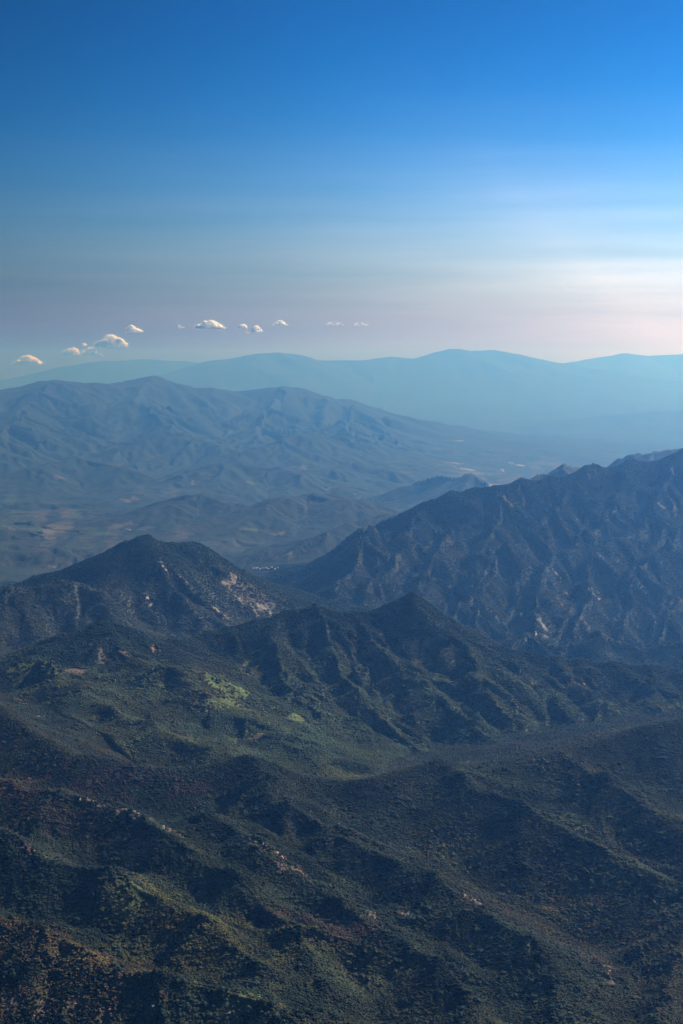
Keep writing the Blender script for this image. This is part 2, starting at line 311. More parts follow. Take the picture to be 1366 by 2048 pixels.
wx = fbm(x, y, 700, 3, 60); wy = fbm(x, y, 700, 3, 70)
wamp = np.clip(r / 5000 * 38, 14, 320)
far = sst(11000, 22000, r)
if True:
    wxf = fbm(x, y, 3200, 3, 61); wyf = fbm(x, y, 3200, 3, 71)
    wx = wx * (1 - far) + wxf * far; wy = wy * (1 - far) + wyf * far
P = 16.0
cdist = np.full(x.shape, 1e9, F); seen = set()
acc = np.zeros_like(x); best = np.zeros_like(x); gid = np.zeros(x.shape, np.int8)
rowr = rows; floor32 = floor.astype(F)
WXF = (x + wx * wamp).astype(F); WYF = (y + wy * wamp).astype(F)
for g, slope, rad, pts, warp, main in CRESTS:
    lim = 480 if g == NEAR else 80
    eb = None
    rr_all = np.hypot(pts[:, 0], pts[:, 1])
    reach_all = 3.0 * max(60, pts[:, 2].max() - lim) / slope
    c0 = np.searchsorted(rowr, max(0, rr_all.min() - reach_all)) * NC; c1 = np.searchsorted(rowr, rr_all.max() + reach_all) * NC
    e_all = np.zeros(c1 - c0, F); d_all = np.full(c1 - c0, 1e12, F) if main else None
    for a, b in zip(pts[:-1], pts[1:]):
        reach = 3.0 * max(60, max(a[2], b[2]) - lim) / slope
        ra, rb = math.hypot(a[0], a[1]), math.hypot(b[0], b[1])
        i0 = max(c0, np.searchsorted(rowr, max(0, min(ra, rb) - reach)) * NC); i1 = min(c1, np.searchsorted(rowr, max(ra, rb) + reach) * NC)
        if i1 <= i0: continue
        w = slice(i0, i1); l = slice(i0 - c0, i1 - c0)
        X0 = WXF[w] if warp == 1.0 else (x[w] + wx[w] * wamp[w] * warp).astype(F)
        Y0 = WYF[w] if warp == 1.0 else (y[w] + wy[w] * wamp[w] * warp).astype(F)
        dx, dy = b[0] - a[0], b[1] - a[1]
        qx = X0 - F(a[0]); qy = Y0 - F(a[1])
        t = np.clip((qx * F(dx) + qy * F(dy)) * F(1 / (dx * dx + dy * dy)), 0, 1)
        qx -= t * F(dx); qy -= t * F(dy)
        d = qx * qx + qy * qy
        if main: d_all[l] = np.minimum(d_all[l], d)
        H = np.maximum(F(a[2]) + t * F(b[2] - a[2]) - floor32[w], F(10))
        d = np.sqrt(d + F(rad * rad)) - F(rad)
        e_all[l] = np.maximum(e_all[l], H * np.exp(F(-slope) * d / H))
    w = slice(c0, c1)
    if main: cdist[w] = np.minimum(cdist[w], np.sqrt(d_all) / np.clip(r[w] * .028, 100, 900))
    acc[w] += (e_all / 400) ** P
    m = e_all > best[w]
    bs = best[w]; bs[m] = e_all[m]; best[w] = bs
    gs = gid[w]; gs[m] = g; gid[w] = gs
base = floor + 400 * acc ** (1 / P)
gid[best < np.where(r < 6000, 5, 45)] = 0
del acc


def grad(h):
    h = h.reshape(NR, NC)
    hr = np.gradient(h, rows, axis=0); ht = np.gradient(h, th, axis=1) / R
    s, c = np.sin(T), np.cos(T)
    return (hr * s + ht * c).ravel(), (hr * c - ht * s).ravel()


# gullies and spurs that run down the slopes, finer and finer
gx, gy = grad(base)
k = np.hypot(gx, gy)
strength = np.where(r > 10800, sst(.03, .30, k), sst(.10, .5, k)) * (.12 + .88 * sst(.1, 1.3, cdist))
ero = np.zeros_like(base)
spacing = np.maximum(r * 0.0019, 3)
spacing = np.where(r > 12500, r * .0021, spacing)
spacing = np.where(r > 40000, r * .0045, spacing)
for oc, (wl, amp) in enumerate([(2600, .05), (1100, .055), (480, .07), (215, .085), (98, .045), (46, .03)]):
    f = sst(2.6, 5.0, wl / spacing)
    if wl > 2000: f = f * sst(18000, 24000, r)
    if wl == 1100: f = f * np.maximum(sst(9500, 16000, r), .5 * (gid == RIGHT))
    if wl == 480: f = f * (0.3 + .7 * sst(3600, 5500, r) + .5 * (gid == RIGHT))
    f = f * np.where(gid == NEAR, .55, np.where(gid == HILL, .85, np.where(gid == RANGE, .8, 1.0)))
    if f.max() <= 0: continue
    m = f > 0.001
    xs = (x[m] / wl); ys = (y[m] / wl)
    dx, dy = gx[m], gy[m]
    dl = np.hypot(dx, dy) + 1e-6
    px_, py_ = (-dy / dl).astype(F), (dx / dl).astype(F)
    fx0, fy0 = np.floor(xs), np.floor(ys)
    ix, iy = fx0.astype(np.int32), fy0.astype(np.int32)
    fx, fy = (xs - fx0).astype(F), (ys - fy0).astype(F)
    va = np.zeros(fx.shape, F); vs = np.zeros(fx.shape, F); wsum = np.zeros(fx.shape, F)
    for oy in (-1, 0, 1):
        for ox in (-1, 0, 1):
            h = hsh(ix + ox, iy + oy, 300 + oc)
            cx = (h & np.uint32(0xffff)).astype(F) * F(1 / 65536); cy = (h >> np.uint32(16)).astype(F) * F(1 / 65536)
            qx = fx - ox - cx; qy = fy - oy - cy
            w = np.exp(-2.2 * (qx * qx + qy * qy))
            mag = (qx * px_ + qy * py_) * F(6.2832)
            va += np.cos(mag) * w; vs += np.sin(mag) * w; wsum += w
    va /= wsum; vs /= wsum
    A = amp * wl * f[m] * strength[m]
    # sharp crests, rounder gullies
    ero[m] += A * (np.abs(va) ** .85 * np.sign(va) * 1.0 - .2)
    dd = -vs * A * 6.2832 / wl
    gx[m] += dd * px_; gy[m] += dd * py_
height = base + ero
height += fbm(x, y, 160, 3, 90) * np.clip(9 * (1 - far), 0, 9) + fbm(x, y, 1500, 4, 95) * 40 * far * (gid > 0)
height += fbm(x, y, 420, 5, 97) * 26 * (np.isin(gid, (LEFT, RIDGE)) + .55 * (gid == RIGHT)) + fbm(x, y, 600, 5, 98) * 45 * np.isin(gid, (FAR, HILL)) + fbm(x, y, 2500, 5, 99) * 90 * (gid == RANGE)
height = np.maximum(height, 20)
gx, gy = grad(height)
slope_k = np.hypot(gx, gy)
Z = height.reshape(NR, NC)

# first ground point met along a line of sight, and bilinear height look-up
TAN = (Z - CAM_Z) / R
VIS = np.maximum.accumulate(TAN, axis=0)


def hit(px, py, rmin=0):
    u = (px - 683) / 2844.0; v = (1024 - py) / 2844.0
    d = np.array([u, cp + sp * v, -sp + cp * v])
    a = math.atan2(d[0], d[1]); t = d[2] / math.hypot(d[0], d[1])
    j = int(np.clip(np.searchsorted(th, a), 1, NC - 1))
    if rmin:
        i0 = int(np.searchsorted(rows, rmin)); i = i0 + int(np.argmax(TAN[i0:, j] >= t))
    else:
        i = int(np.clip(np.searchsorted(VIS[:, j], t), 1, NR - 1))
    rr = rows[i]
    return rr * math.sin(a), rr * math.cos(a)


def sample(field, px, py):
    rr = np.hypot(px, py); aa = np.arctan2(px, py)
    i = np.clip(np.searchsorted(rows, rr) - 1, 0, NR - 2); j = np.clip(np.searchsorted(th, aa) - 1, 0, NC - 2)
    fi = (rr - rows[i]) / (rows[i + 1] - rows[i]); fj = (aa - th[j]) / (th[j + 1] - th[j])
    return (field[i, j] * (1 - fi) + field[i + 1, j] * fi) * (1 - fj) + (field[i, j + 1] * (1 - fi) + field[i + 1, j + 1] * fi) * fj


# ---------------------------------------------------------------- ground cover
def lerp3(c, m, col):
    return c * (1 - m[:, None]) + np.array(col) * m[:, None]


n_big = fbm(x, y, 900, 4, 120); n_mid = fbm(x, y, 240, 4, 130); n_sm = fbm(x, y, 60, 3, 140)
east = np.clip(-gx * .8 + .1 * n_mid, -1, 1)            # slopes facing east get lighter, browner cover
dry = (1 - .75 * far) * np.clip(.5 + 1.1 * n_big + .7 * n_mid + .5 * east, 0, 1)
col = np.tile(np.array([.026, .046, .030]), (x.size, 1))
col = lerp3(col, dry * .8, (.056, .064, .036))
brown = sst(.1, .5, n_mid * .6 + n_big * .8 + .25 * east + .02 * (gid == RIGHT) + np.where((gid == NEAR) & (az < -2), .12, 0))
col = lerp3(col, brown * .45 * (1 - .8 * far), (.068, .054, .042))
ever = np.clip(1 - sst(.45, 2.6, cdist + .9 * n_mid + .5 * n_big), 0, 1) * np.isin(gid, (LEFT, RIGHT, RIDGE))
low = sst(1.2, 4.0, cdist + .8 * n_mid)
col = lerp3(col, ever * .9, (.015, .030, .020))                                                   # dense evergreen forest along the high crests
col = lerp3(col, low * (gid == LEFT) * .85, (.060, .068, .056))                                    # leafless scrub on the dry lower slopes
col = lerp3(col, low * (gid == RIGHT) * .75, (.052, .060, .052))
col = lerp3(col, low * (gid == RIDGE) * .8, (.068, .094, .044))                                    # broadleaf wood in the basin, its colour lightened to look sunlit
kinds = np.ones(16); kinds[[NEAR, RIGHT, FAR, RANGE, HILL, 0]] = (.74, .85, .55, .7, .55, .58)   # cover darkened by a factor set per land group
col = col * kinds[gid][:, None]
# farmland in the wide valley: irregular fields, hedges between
fsz = np.interp(r, [10000, 20000, 60000], [95, 170, 420])
fx = (x + 90 * n_mid) / fsz; fy = (y + 90 * n_sm) / (fsz * 2.2)
h = hsh(np.floor(fx).astype(np.int32), np.floor(fy + .37 * (np.floor(fx) % 3)).astype(np.int32), 900)
hf = (h & np.uint32(0xffff)).astype(F) / 65536; hk = (h >> np.uint32(16)).astype(F) / 65536
farm = sst(10500, 12000, r) * (1 - .85 * sst(20000, 30000, r)) * (1 - sst(.10, .24, slope_k)) * sst(-.25, .15, fbm(x, y, 2200, 3, 150) + .45 * terr + .25 * sst(2, 5, az) - .1)
fm = farm * (hf < .5) * (.4 + .6 * sst(-.2, .3, fbm(x, y, 700, 2, 155)))
palette = np.array([(.27, .22, .16), (.13, .18, .08), (.10, .13, .06), (.22, .17, .11), (.16, .20, .10), (.36, .28, .21), (.09, .11, .06), (.21, .18, .13)])
fc = .48 * palette[(hk * 8).astype(int) % 8]
col = col * (1 - (fm * .85)[:, None]) + fc * (fm * .85)[:, None]

bare = np.zeros_like(x)      # 1 where neither forest nor scrub grows
trees_off = .25 * low * (gid == LEFT)


def patch(px, py, rx, ry, colr, rot=0.0, edge=.45, wl=40, strength=1.0, downhill=False, seed=0, bare_ground=True, rmin=0):
    cx, cy = hit(px, py, rmin)
    if downhill:
        a, b = sample(gx.reshape(NR, NC), np.array([cx]), np.array([cy]))[0], sample(gy.reshape(NR, NC), np.array([cx]), np.array([cy]))[0]
        ang = math.atan2(b, a) - math.pi / 2
    else:
        ang = math.radians(rot)
    rad = max(rx, ry) * 1.8
    rc = math.hypot(cx, cy)
    s = slice(np.searchsorted(rows, rc - rad) * NC, np.searchsorted(rows, rc + rad) * NC)
    dx, dy = x[s] - cx, y[s] - cy
    c_, s_ = math.cos(ang), math.sin(ang)
    q = np.sqrt(((dx * c_ + dy * s_) / rx) ** 2 + ((-dx * s_ + dy * c_) / ry) ** 2)
    if q.size == 0 or q.min() > 1.5: return
    q = q + edge * 1.6 * fbm(x[s], y[s], wl, 3, 500 + seed)
    m = (1 - sst(.75, 1.0, q)) * strength
    col[s] = col[s] * (1 - m[:, None]) + np.array(colr) * m[:, None]
    if bare_ground:
        trees_off[s] = np.maximum(trees_off[s], m)


GRASS = (.14, .175, .055); DULL = (.08, .095, .04); ROCK = (.36, .28, .23); SOIL = (.28, .17, .125); PALE = (.36, .30, .25)
# meadows
for i, (a, b, c_, d_, rot, colr) in enumerate([(436, 1364, 40, 40, -20, GRASS), (466, 1378, 40, 46, -30, GRASS), (432, 1407, 60, 60, -10, GRASS), (455, 1404, 40, 40, 0, GRASS),
                                            (508, 1325, 36, 40, -20, (.15, .18, .06)), (600, 1442, 34, 26, -15, (.15, .18, .06)), (495, 1472, 40, 22, 0, GRASS), (518, 1474, 30, 20, 0, SOIL),
                                            (60, 1335, 70, 70, 0, DULL), (90, 1352, 80, 60, 0, DULL), (145, 1343, 50, 40, 0, (.16, .12, .08)), (230, 1318, 60, 40, 0, (.13, .10, .07)),
                                            (250, 1775, 60, 26, -25, DULL), (265, 1800, 60, 50, -25, (.095, .115, .045)), (95, 1715, 40, 24, -25, DULL), (480, 2012, 70, 40, -20, (.13, .14, .05)), (540, 2022, 40, 18, -20, (.2, .15, .09)),
                                            (1240, 1770, 50, 40, 0, (.12, .15, .05)), (1160, 1655, 50, 26, 0, DULL), (940, 1730, 50, 20, -10, (.13, .14, .06)), (1330, 1812, 60, 24, 0, (.15, .15, .07))]):
    patch(a, b, c_ * (.62 if b > 1500 else 1.15), d_ * (.62 if b > 1500 else 1.15), colr, rot, seed=i, strength=1.0 if b < 1500 and colr[0] > .14 else .8)
# broad drifts of woodland colour: sunlit slopes painted olive, leafless brown elsewhere
for i, (a, b, c_, d_, colr) in enumerate([(330, 1850, 170, 120, (.070, .080, .030)), (430, 1940, 110, 90, (.066, .078, .030)), (110, 1945, 150, 90, (.085, .070, .040)), (40, 1890, 110, 60, (.080, .070, .036)), (1240, 1765, 130, 90, (.064, .078, .032)),
                                         (1130, 1590, 230, 90, (.058, .070, .034)), (960, 1700, 150, 60, (.066, .074, .034)), (1180, 1900, 100, 110, (.075, .066, .040)), (240, 1560, 160, 90, (.064, .046, .040)), (40, 1570, 130, 80, (.066, .048, .042)), (130, 1640, 120, 60, (.060, .046, .040)),
                                         (560, 1500, 240, 120, (.068, .084, .040)), (330, 1440, 200, 140, (.062, .078, .040)), (1290, 1640, 130, 70, (.058, .070, .036)), (700, 1960, 110, 80, (.060, .070, .032)), (640, 1860, 90, 60, (.070, .055, .042))]):
    patch(a, b, c_, d_, colr, -20, seed=200 + i, edge=1.1, wl=70, strength=.75, bare_ground=False)
# bare scars and cliffs
for i, (a, b, c_, d_, colr) in enumerate([(298, 1202, 14, 60, PALE), (318, 1126, 16, 30, ROCK), (336, 1146, 12, 44, ROCK), (365, 1158, 10, 40, ROCK), (455, 1170, 34, 50, PALE), (470, 1160, 24, 40, ROCK), (480, 1200, 16, 46, ROCK),
                                         (505, 1205, 14, 60, ROCK), (513, 1228, 12, 60, PALE), (535, 1222, 26, 66, PALE), (545, 1230, 20, 50, PALE), (445, 1243, 10, 50, ROCK), (395, 1264, 18, 40, PALE), (405, 1262, 24, 30, ROCK), (438, 1225, 10, 60, ROCK), (520, 1215, 12, 50, PALE),
                                         (308, 1302, 22, 20, SOIL), (816, 1416, 8, 26, PALE), (741, 1446, 6, 20, ROCK), (1065, 1368, 6, 18, ROCK), (1168, 1370, 6, 10, ROCK),
                                         (1186, 1188, 16, 60, PALE), (1140, 1200, 14, 60, ROCK), (1080, 1230, 12, 50, PALE), (1070, 1268, 22, 66, PALE), (1086, 1255, 16, 60, PALE), (1095, 1275, 10, 60, ROCK), (1056, 1294, 26, 30, ROCK), (976, 1265, 10, 60, PALE), (993, 1237, 8, 36, PALE),
                                         (1275, 1090, 16, 50, ROCK), (1285, 1090, 10, 50, ROCK), (1113, 1150, 10, 34, ROCK), (1200, 1113, 10, 30, ROCK), (1130, 1220, 16, 80, (.2, .16, .135)), (1165, 1240, 18, 80, (.18, .15, .125)),
                                         (1180, 960, 10, 44, (.24, .18, .15)), (1345, 945, 12, 50, (.24, .18, .15)), (1010, 1000, 24, 80, (.16, .125, .10)), (1045, 990, 24, 80, (.17, .13, .105)), (1240, 1020, 18, 90, (.16, .13, .11)), (1320, 1010, 24, 90, (.16, .13, .11)), (1160, 1040, 16, 80, (.16, .13, .11)), (1350, 1025, 20, 90, (.16, .13, .11)),
                                         (38, 1400, 16, 30, SOIL), (45, 1408, 12, 20, SOIL), (75, 1436, 8, 20, ROCK)]):
    patch(a, b, c_ * .8, d_ * .7, colr, edge=.85, wl=max(16, d_ * .4), downhill=True, seed=40 + i)
for i, (a, b, c_, d_) in enumerate([(500, 1195, 110, 130), (470, 1175, 60, 80), (530, 1215, 70, 90)]):
    patch(a, b, c_, d_, (.16, .13, .105), edge=1.3, wl=34, downhill=True, seed=95 + i, strength=.55)
# pale river flats and fields far down the valley, clearings
TAN_ = (.34, .27, .22)
for i, (a, b, c_, d_, colr) in enumerate([(1040, 932, 150, 160, TAN_), (1020, 925, 60, 200, TAN_), (1010, 972, 260, 130, TAN_), (985, 976, 160, 90, PALE), (1005, 940, 30, 260, PALE), (905, 926, 260, 150, (.3, .24, .19)), (935, 940, 240, 150, (.28, .22, .17)), (980, 950, 40, 40, PALE), (918, 882, 160, 130, TAN_),
                                         (100, 1077, 70, 50, ROCK), (125, 1080, 50, 40, SOIL), (240, 1050, 200, 170, (.22, .18, .13)), (210, 1068, 180, 160, (.12, .19, .07)), (295, 1058, 130, 70, (.25, .2, .15)), (50, 1058, 160, 90, (.23, .18, .14)), (20, 1055, 80, 60, (.3, .24, .19)),
                                         (215, 1112, 40, 60, ROCK), (230, 1112, 30, 60, ROCK), (110, 1136, 80, 60, (.28, .22, .17)), (580, 1108, 50, 40, TAN_), (525, 1138, 50, 20, PALE), (550, 1142, 40, 20, TAN_), (340, 990, 160, 130, (.16, .2, .1)), (265, 1000, 160, 180, (.24, .17, .13)), (385, 968, 20, 120, PALE), (120, 955, 160, 120, (.24, .18, .13)), (500, 965, 130, 120, (.15, .2, .1)), (660, 978, 160, 120, (.25, .19, .14)), (600, 940, 200, 170, (.24, .18, .14)), (500, 1060, 120, 90, (.15, .21, .09)), (560, 1068, 100, 60, (.26, .2, .14))]):
    patch(a, b, c_ * .6, d_ * .6, tuple((1.1 if a > 880 else .6) * q for q in colr), edge=1.0, wl=c_ * .5, strength=.7 if b > 1000 and a < 400 else 1.0, seed=120 + i, rmin=10800)

OUT = []
def outcrop_site(label, pts, n, a, b, spread, reddish):
    OUT.append((label, pts, n, a, b, spread, reddish))
    for j, p in enumerate(pts):
        patch(*p, 5 + spread, 5 + spread, (.16, .125, .095), seed=300 + j + len(OUT), edge=.8, wl=18, strength=.85)


outcrop_site('wide scatter of pinkish boulders on the crest of a dark spur', [(248, 1622), (275, 1634), (305, 1645), (335, 1662)], 70, 2.5, 6.5, 12, False)
outcrop_site('small rock cluster on the spur just left of the wide boulder scatter', [(175, 1604), (205, 1612)], 26, 2, 5, 8, False)
outcrop_site('bright narrow rock band slanting along a crest near the centre', [(508, 1690), (530, 1702), (552, 1712), (566, 1718)], 60, 2.5, 6, 5, False)
outcrop_site('short rock rib dropping below the bright slanting rock band', [(556, 1728), (562, 1742)], 18, 2.5, 5.5, 5, False)
outcrop_site('thin broken line of rocks downhill right of the bright slanting band', [(592, 1738), (606, 1752), (625, 1766)], 22, 2, 4.5, 6, False)
outcrop_site('lone rock pair at the lower end of the wide boulder scatter', [(362, 1676)], 8, 2.5, 5, 4, False)
outcrop_site('rocky knob on the left spur beside a grassy crest line', [(48, 1700), (62, 1712)], 22, 2, 4.5, 8, True)
outcrop_site('few pale rocks in the dark gully left of centre', [(392, 1790), (402, 1793)], 10, 2, 4.5, 5, False)
outcrop_site('compact reddish rock stack in the lower middle of the forest', [(803, 1826), (806, 1834), (812, 1836)], 18, 2.5, 5.5, 3.5, True)
outcrop_site('rocky crest right of the reddish rock stack', [(925, 1795), (938, 1800), (955, 1806)], 20, 2, 4.5, 5, False)
outcrop_site('rocks scattered left of the reddish rock stack', [(730, 1836), (745, 1834), (742, 1860)], 18, 1.8, 4, 6, True)
outcrop_site('vertical pair of orange rocks on the lower right slope', [(1215, 1935), (1220, 1962)], 20, 2.2, 5, 5, True)
outcrop_site('pale crag in the forest near the bottom left', [(303, 2005), (304, 2020)], 16, 2.5, 5.5, 3.5, False)
outcrop_site('small crag right of the pale bottom crag, beside a grassy bank', [(458, 2030), (462, 2036)], 12, 2.2, 5, 3.5, False)
outcrop_site('broken brown rocks scattered through the bottom left corner', [(20, 2000), (80, 2025), (150, 2015), (210, 2040)], 46, 1.6, 3.8, 14, True)
outcrop_site('thin rock line beside the road-like ledge right of centre', [(1005, 1790), (1040, 1795), (1062, 1798)], 16, 1.6, 3.4, 4, False)
outcrop_site('low rocks on the left spur above the grassy crest', [(45, 1560), (52, 1565)], 16, 2, 4, 7, True)

# ---------------------------------------------------------------- materials
def material(name):
    m = bpy.data.materials.new(name); m.use_nodes = True
    t = m.node_tree; b = t.nodes['Principled BSDF']
    b.inputs['Roughness'].default_value = .9
    b.inputs['Specular IOR Level'].default_value = .15
    return m, t, b


def noise(t, vec, scale, detail=3, rough=.6):
    n = nd(t, 'ShaderNodeTexNoise'); n.inputs['Scale'].default_value = scale
    n.inputs['Detail'].default_value = detail; n.inputs['Roughness'].default_value = rough
    t.links.new(vec, n.inputs['Vector'])
    return n.outputs[0]


def ground_material():
    m, t, b = material('wooded_ground')
    at_ = nd(t, 'ShaderNodeAttribute', attribute_name='cover')
    tc = nd(t, 'ShaderNodeTexCoord')
    n1 = noise(t, tc.outputs['Object'], 1 / 26.0, 4, .65)
    n2 = noise(t, tc.outputs['Object'], 1 / 130.0, 4, .6)
    f = mth(t, 'ADD', mth(t, 'MULTIPLY', n1, 1.3), mth(t, 'MULTIPLY', n2, .8))
    f = mth(t, 'SUBTRACT', f, .05)
    v = nd(t, 'ShaderNodeVectorMath', operation='SCALE'); t.links.new(at_.outputs['Color'], v.inputs[0]); t.links.new(f, v.inputs['Scale'])
    t.links.new(v.outputs[0], b.inputs['Base Color'])
    vo = nd(t, 'ShaderNodeTexVoronoi'); vo.inputs['Scale'].default_value = 1 / 11.0
    t.links.new(tc.outputs['Object'], vo.inputs['Vector'])
    n3 = noise(t, tc.outputs['Object'], 1 / 40.0, 5, .7)
    hgt = mth(t, 'ADD', mth(t, 'MULTIPLY', vo.outputs['Distance'], -.5), mth(t, 'MULTIPLY', n3, 2.2))
    bu = nd(t, 'ShaderNodeBump'); bu.inputs['Strength'].default_value = .9; bu.inputs['Distance'].default_value = 9.0
    t.links.new(hgt, bu.inputs['Height']); t.links.new(bu.outputs[0], b.inputs['Normal'])
    return m


def crown_material():
    m, t, b = material('tree_leaves')
    a = nd(t, 'ShaderNodeAttribute', attribute_name='tint', attribute_type='INSTANCER')
    tc = nd(t, 'ShaderNodeTexCoord')
    n = noise(t, tc.outputs['Object'], .9, 3, .7)
    v = nd(t, 'ShaderNodeVectorMath', operation='SCALE'); t.links.new(a.outputs['Color'], v.inputs[0])
    t.links.new(mth(t, 'MULTIPLY_ADD', n, 1.2, .4), v.inputs['Scale'])
    t.links.new(v.outputs[0], b.inputs['Base Color'])
    return m


def plain(name, colr, var=.5, scale=.3, rough=.9, bump=0):
    m, t, b = material(name)
    tc = nd(t, 'ShaderNodeTexCoord')
    n = noise(t, tc.outputs['Object'], scale, 4, .65)
    v = nd(t, 'ShaderNodeVectorMath', operation='SCALE'); v.inputs[0].default_value = colr
    t.links.new(mth(t, 'MULTIPLY_ADD', n, var * 2, 1 - var), v.inputs['Scale'])
    t.links.new(v.outputs[0], b.inputs['Base Color'])
    b.inputs['Roughness'].default_value = rough
    if bump:
        bu = nd(t, 'ShaderNodeBump'); bu.inputs['Distance'].default_value = bump
        t.links.new(n, bu.inputs['Height']); t.links.new(bu.outputs[0], b.inputs['Normal'])
    return m


M_GROUND = ground_material(); M_CROWN = crown_material()
M_ROCK = plain('pale_rock', (.36, .28, .215), .45, .25, .9, .3)
M_ROCK2 = plain('reddish_rock', (.30, .18, .13), .45, .25, .9, .3)
M_TRUNK = plain('bark', (.09, .07, .055), .4, 1.5)
M_WALL = plain('white_plaster', (.75, .72, .68), .1, .5)
M_ROOF = plain('pale_roof', (.68, .60, .54), .2, .4)

# ---------------------------------------------------------------- the land, one mesh for each mountain and the valley floor
NAMES = {0: ('valley_floor', 'hazy green valley floor with pale fields'), NEAR: ('foreground_hills', 'dark wooded hills filling the bottom of the picture'),
         RIDGE: ('middle_ridge', 'green wooded ridge with a pointed top across the middle'), LEFT: ('left_mountain', 'dark steep mountain with pale cliffs on the left'),
         RIGHT: ('right_mountain', 'bluish ribbed mountain rising to the right edge'), FAR: ('far_ridge', 'long deep blue ridge behind the valley'),
         RANGE: ('far_mountains', 'palest blue mountain range on the skyline'), HILL: ('valley_hills', 'low blue hills rising from the wide valley')}
allv = np.stack([x, y, height], 1).astype(F)
idx = np.arange(NR * NC).reshape(NR, NC)
quads = np.stack([idx[:-1, :-1], idx[:-1, 1:], idx[1:, 1:], idx[1:, :-1]], -1).reshape(-1, 4)
fg = gid[quads[:, 0]]
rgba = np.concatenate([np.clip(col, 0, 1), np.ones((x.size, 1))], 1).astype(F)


def link(o):
    sc.collection.objects.link(o)
    return o


def grid_object(name, faces, label):
    faces = faces[:, ::-1]
    used, inv = np.unique(faces.ravel(), return_inverse=True)
    me = bpy.data.meshes.new(name)
    me.vertices.add(len(used)); me.vertices.foreach_set('co', allv[used].ravel())
    n = len(faces)
    me.loops.add(n * 4); me.loops.foreach_set('vertex_index', inv.astype(np.int32))
    me.polygons.add(n)
    me.polygons.foreach_set('loop_start', np.arange(0, n * 4, 4, dtype=np.int32))
    me.polygons.foreach_set('use_smooth', np.ones(n, bool))
    me.update(calc_edges=True)
    ca = me.color_attributes.new('cover', 'FLOAT_COLOR', 'POINT')
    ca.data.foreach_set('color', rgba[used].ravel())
    me.materials.append(M_GROUND)
    o = link(bpy.data.objects.new(name, me))
    o['kind'] = 'structure'; o['label'] = label
    return o


for g, (nm, lb) in NAMES.items():
    q = quads[fg == g]
    if len(q): grid_object(nm, q, lb)

# ---------------------------------------------------------------- trees
def ico(sub):
    import bmesh
    bm = bmesh.new(); bmesh.ops.create_icosphere(bm, subdivisions=sub, radius=1)
    v = np.array([p.co[:] for p in bm.verts]); f = np.array([[q.index for q in p.verts] for p in bm.faces])
    bm.free()
    return v, f


ICO1, ICO2 = ico(1), ico(2)


def blob(rg, center, rad, squash=.8, rough=.25, src=None):
    v, f = src if src is not None else ICO2
    v = v * (1 + rg.uniform(-rough, rough, (len(v), 1)))
    return v * np.array([rad, rad, rad * squash]) + np.array(center), f


def join(parts):
    vs, fs, o = [], [], 0
    for v, f in parts:
        vs.append(v); fs.append(f + o); o += len(v)
    return np.concatenate(vs), np.concatenate(fs)


def mesh_of(name, v, f, mat, smooth=False):
    me = bpy.data.meshes.new(name)
    me.from_pydata(v.tolist(), [], f.tolist())
    me.materials.append(mat)
    if smooth: me.polygons.foreach_set('use_smooth', np.ones(len(f), bool))
    me.update()
    return me


protos = bpy.data.collections.new('forest_tree_shapes')
for i in range(7):
    rg = np.random.default_rng(50 + i)
    ps = []
    n = 5 + i % 4
    for k_ in range(n):
        a = rg.uniform(0, 6.28); d = rg.uniform(.15, .75) ** .8
        ps.append(blob(rg, (d * math.cos(a), d * math.sin(a), rg.uniform(.45, 1.05) - .3 * d), rg.uniform(.38, .62), .78, .22, ICO2 if k_ < 4 else ICO1))
    ps.append(blob(rg, (0, 0, .35), .6, .8, .2, ICO1))
    v, f = join(ps)
    protos.objects.link(bpy.data.objects.new('tree_shape', mesh_of('tree_shape', v, f, M_CROWN)))

tr2 = trees_off.reshape(NR, NC); col2 = col.reshape(NR, NC, 3); VIS2 = VIS; gg = gid.reshape(NR, NC)


def tree_points(y0, y1, step, smin, smax, seed):
    rg = np.random.default_rng(seed)
    xm = y1 * math.tan(math.radians(14.6))
    gx_, gy_ = np.meshgrid(np.arange(-xm, xm, step), np.arange(y0, y1, step))
    gx_[1::2] += step / 2
    px_ = (gx_ + rg.uniform(-.42, .42, gx_.shape) * step).ravel(); py_ = (gy_ + rg.uniform(-.42, .42, gx_.shape) * step).ravel()
    m = np.abs(px_) < py_ * math.tan(math.radians(14.6))
    px_, py_ = px_[m], py_[m]
    pz = sample(Z, px_, py_)
    rr = np.hypot(px_, py_)
    vis = sample(VIS2, px_, py_)
    m = (pz + 25 - CAM_Z) / rr > vis - .004
    to = sample(tr2, px_, py_)
    m &= rg.uniform(0, 1, len(px_)) > to * 1.02 - .015
    px_, py_, pz, rr = px_[m], py_[m], pz[m], rr[m]
    c = np.stack([sample(col2[..., q], px_, py_) for q in range(3)], 1)
    thick = fbm(px_, py_, 90, 3, 700 + seed)
    s = rg.uniform(smin, smax, len(px_)) * (1 + .7 * np.clip(thick, -.6, .6)) * np.where(rg.uniform(0, 1, len(px_)) < .04, 1.55, 1.0)
    patchy = fbm(px_, py_, 150, 3, 760)
    c = c * (1 + .9 * np.clip(patchy, -.5, .6))[:, None]
    warm = np.clip(fbm(px_, py_, 320, 3, 765) + .15, -.5, .6)[:, None]
    c = c * (1 + warm * np.array([.8, .25, -.35]))
    c = np.minimum(c, .17)
    c *= rg.uniform(.7 if seed < 3 else .88, 1.3 if seed < 3 else 1.12, (len(px_), 1)) * (1 + .25 * rg.normal(0, 1, (len(px_), 3)) * np.array([.6, .4, .4])).clip(.5, 1.6)
    return np.stack([px_, py_, pz - .15 * s], 1), s, c


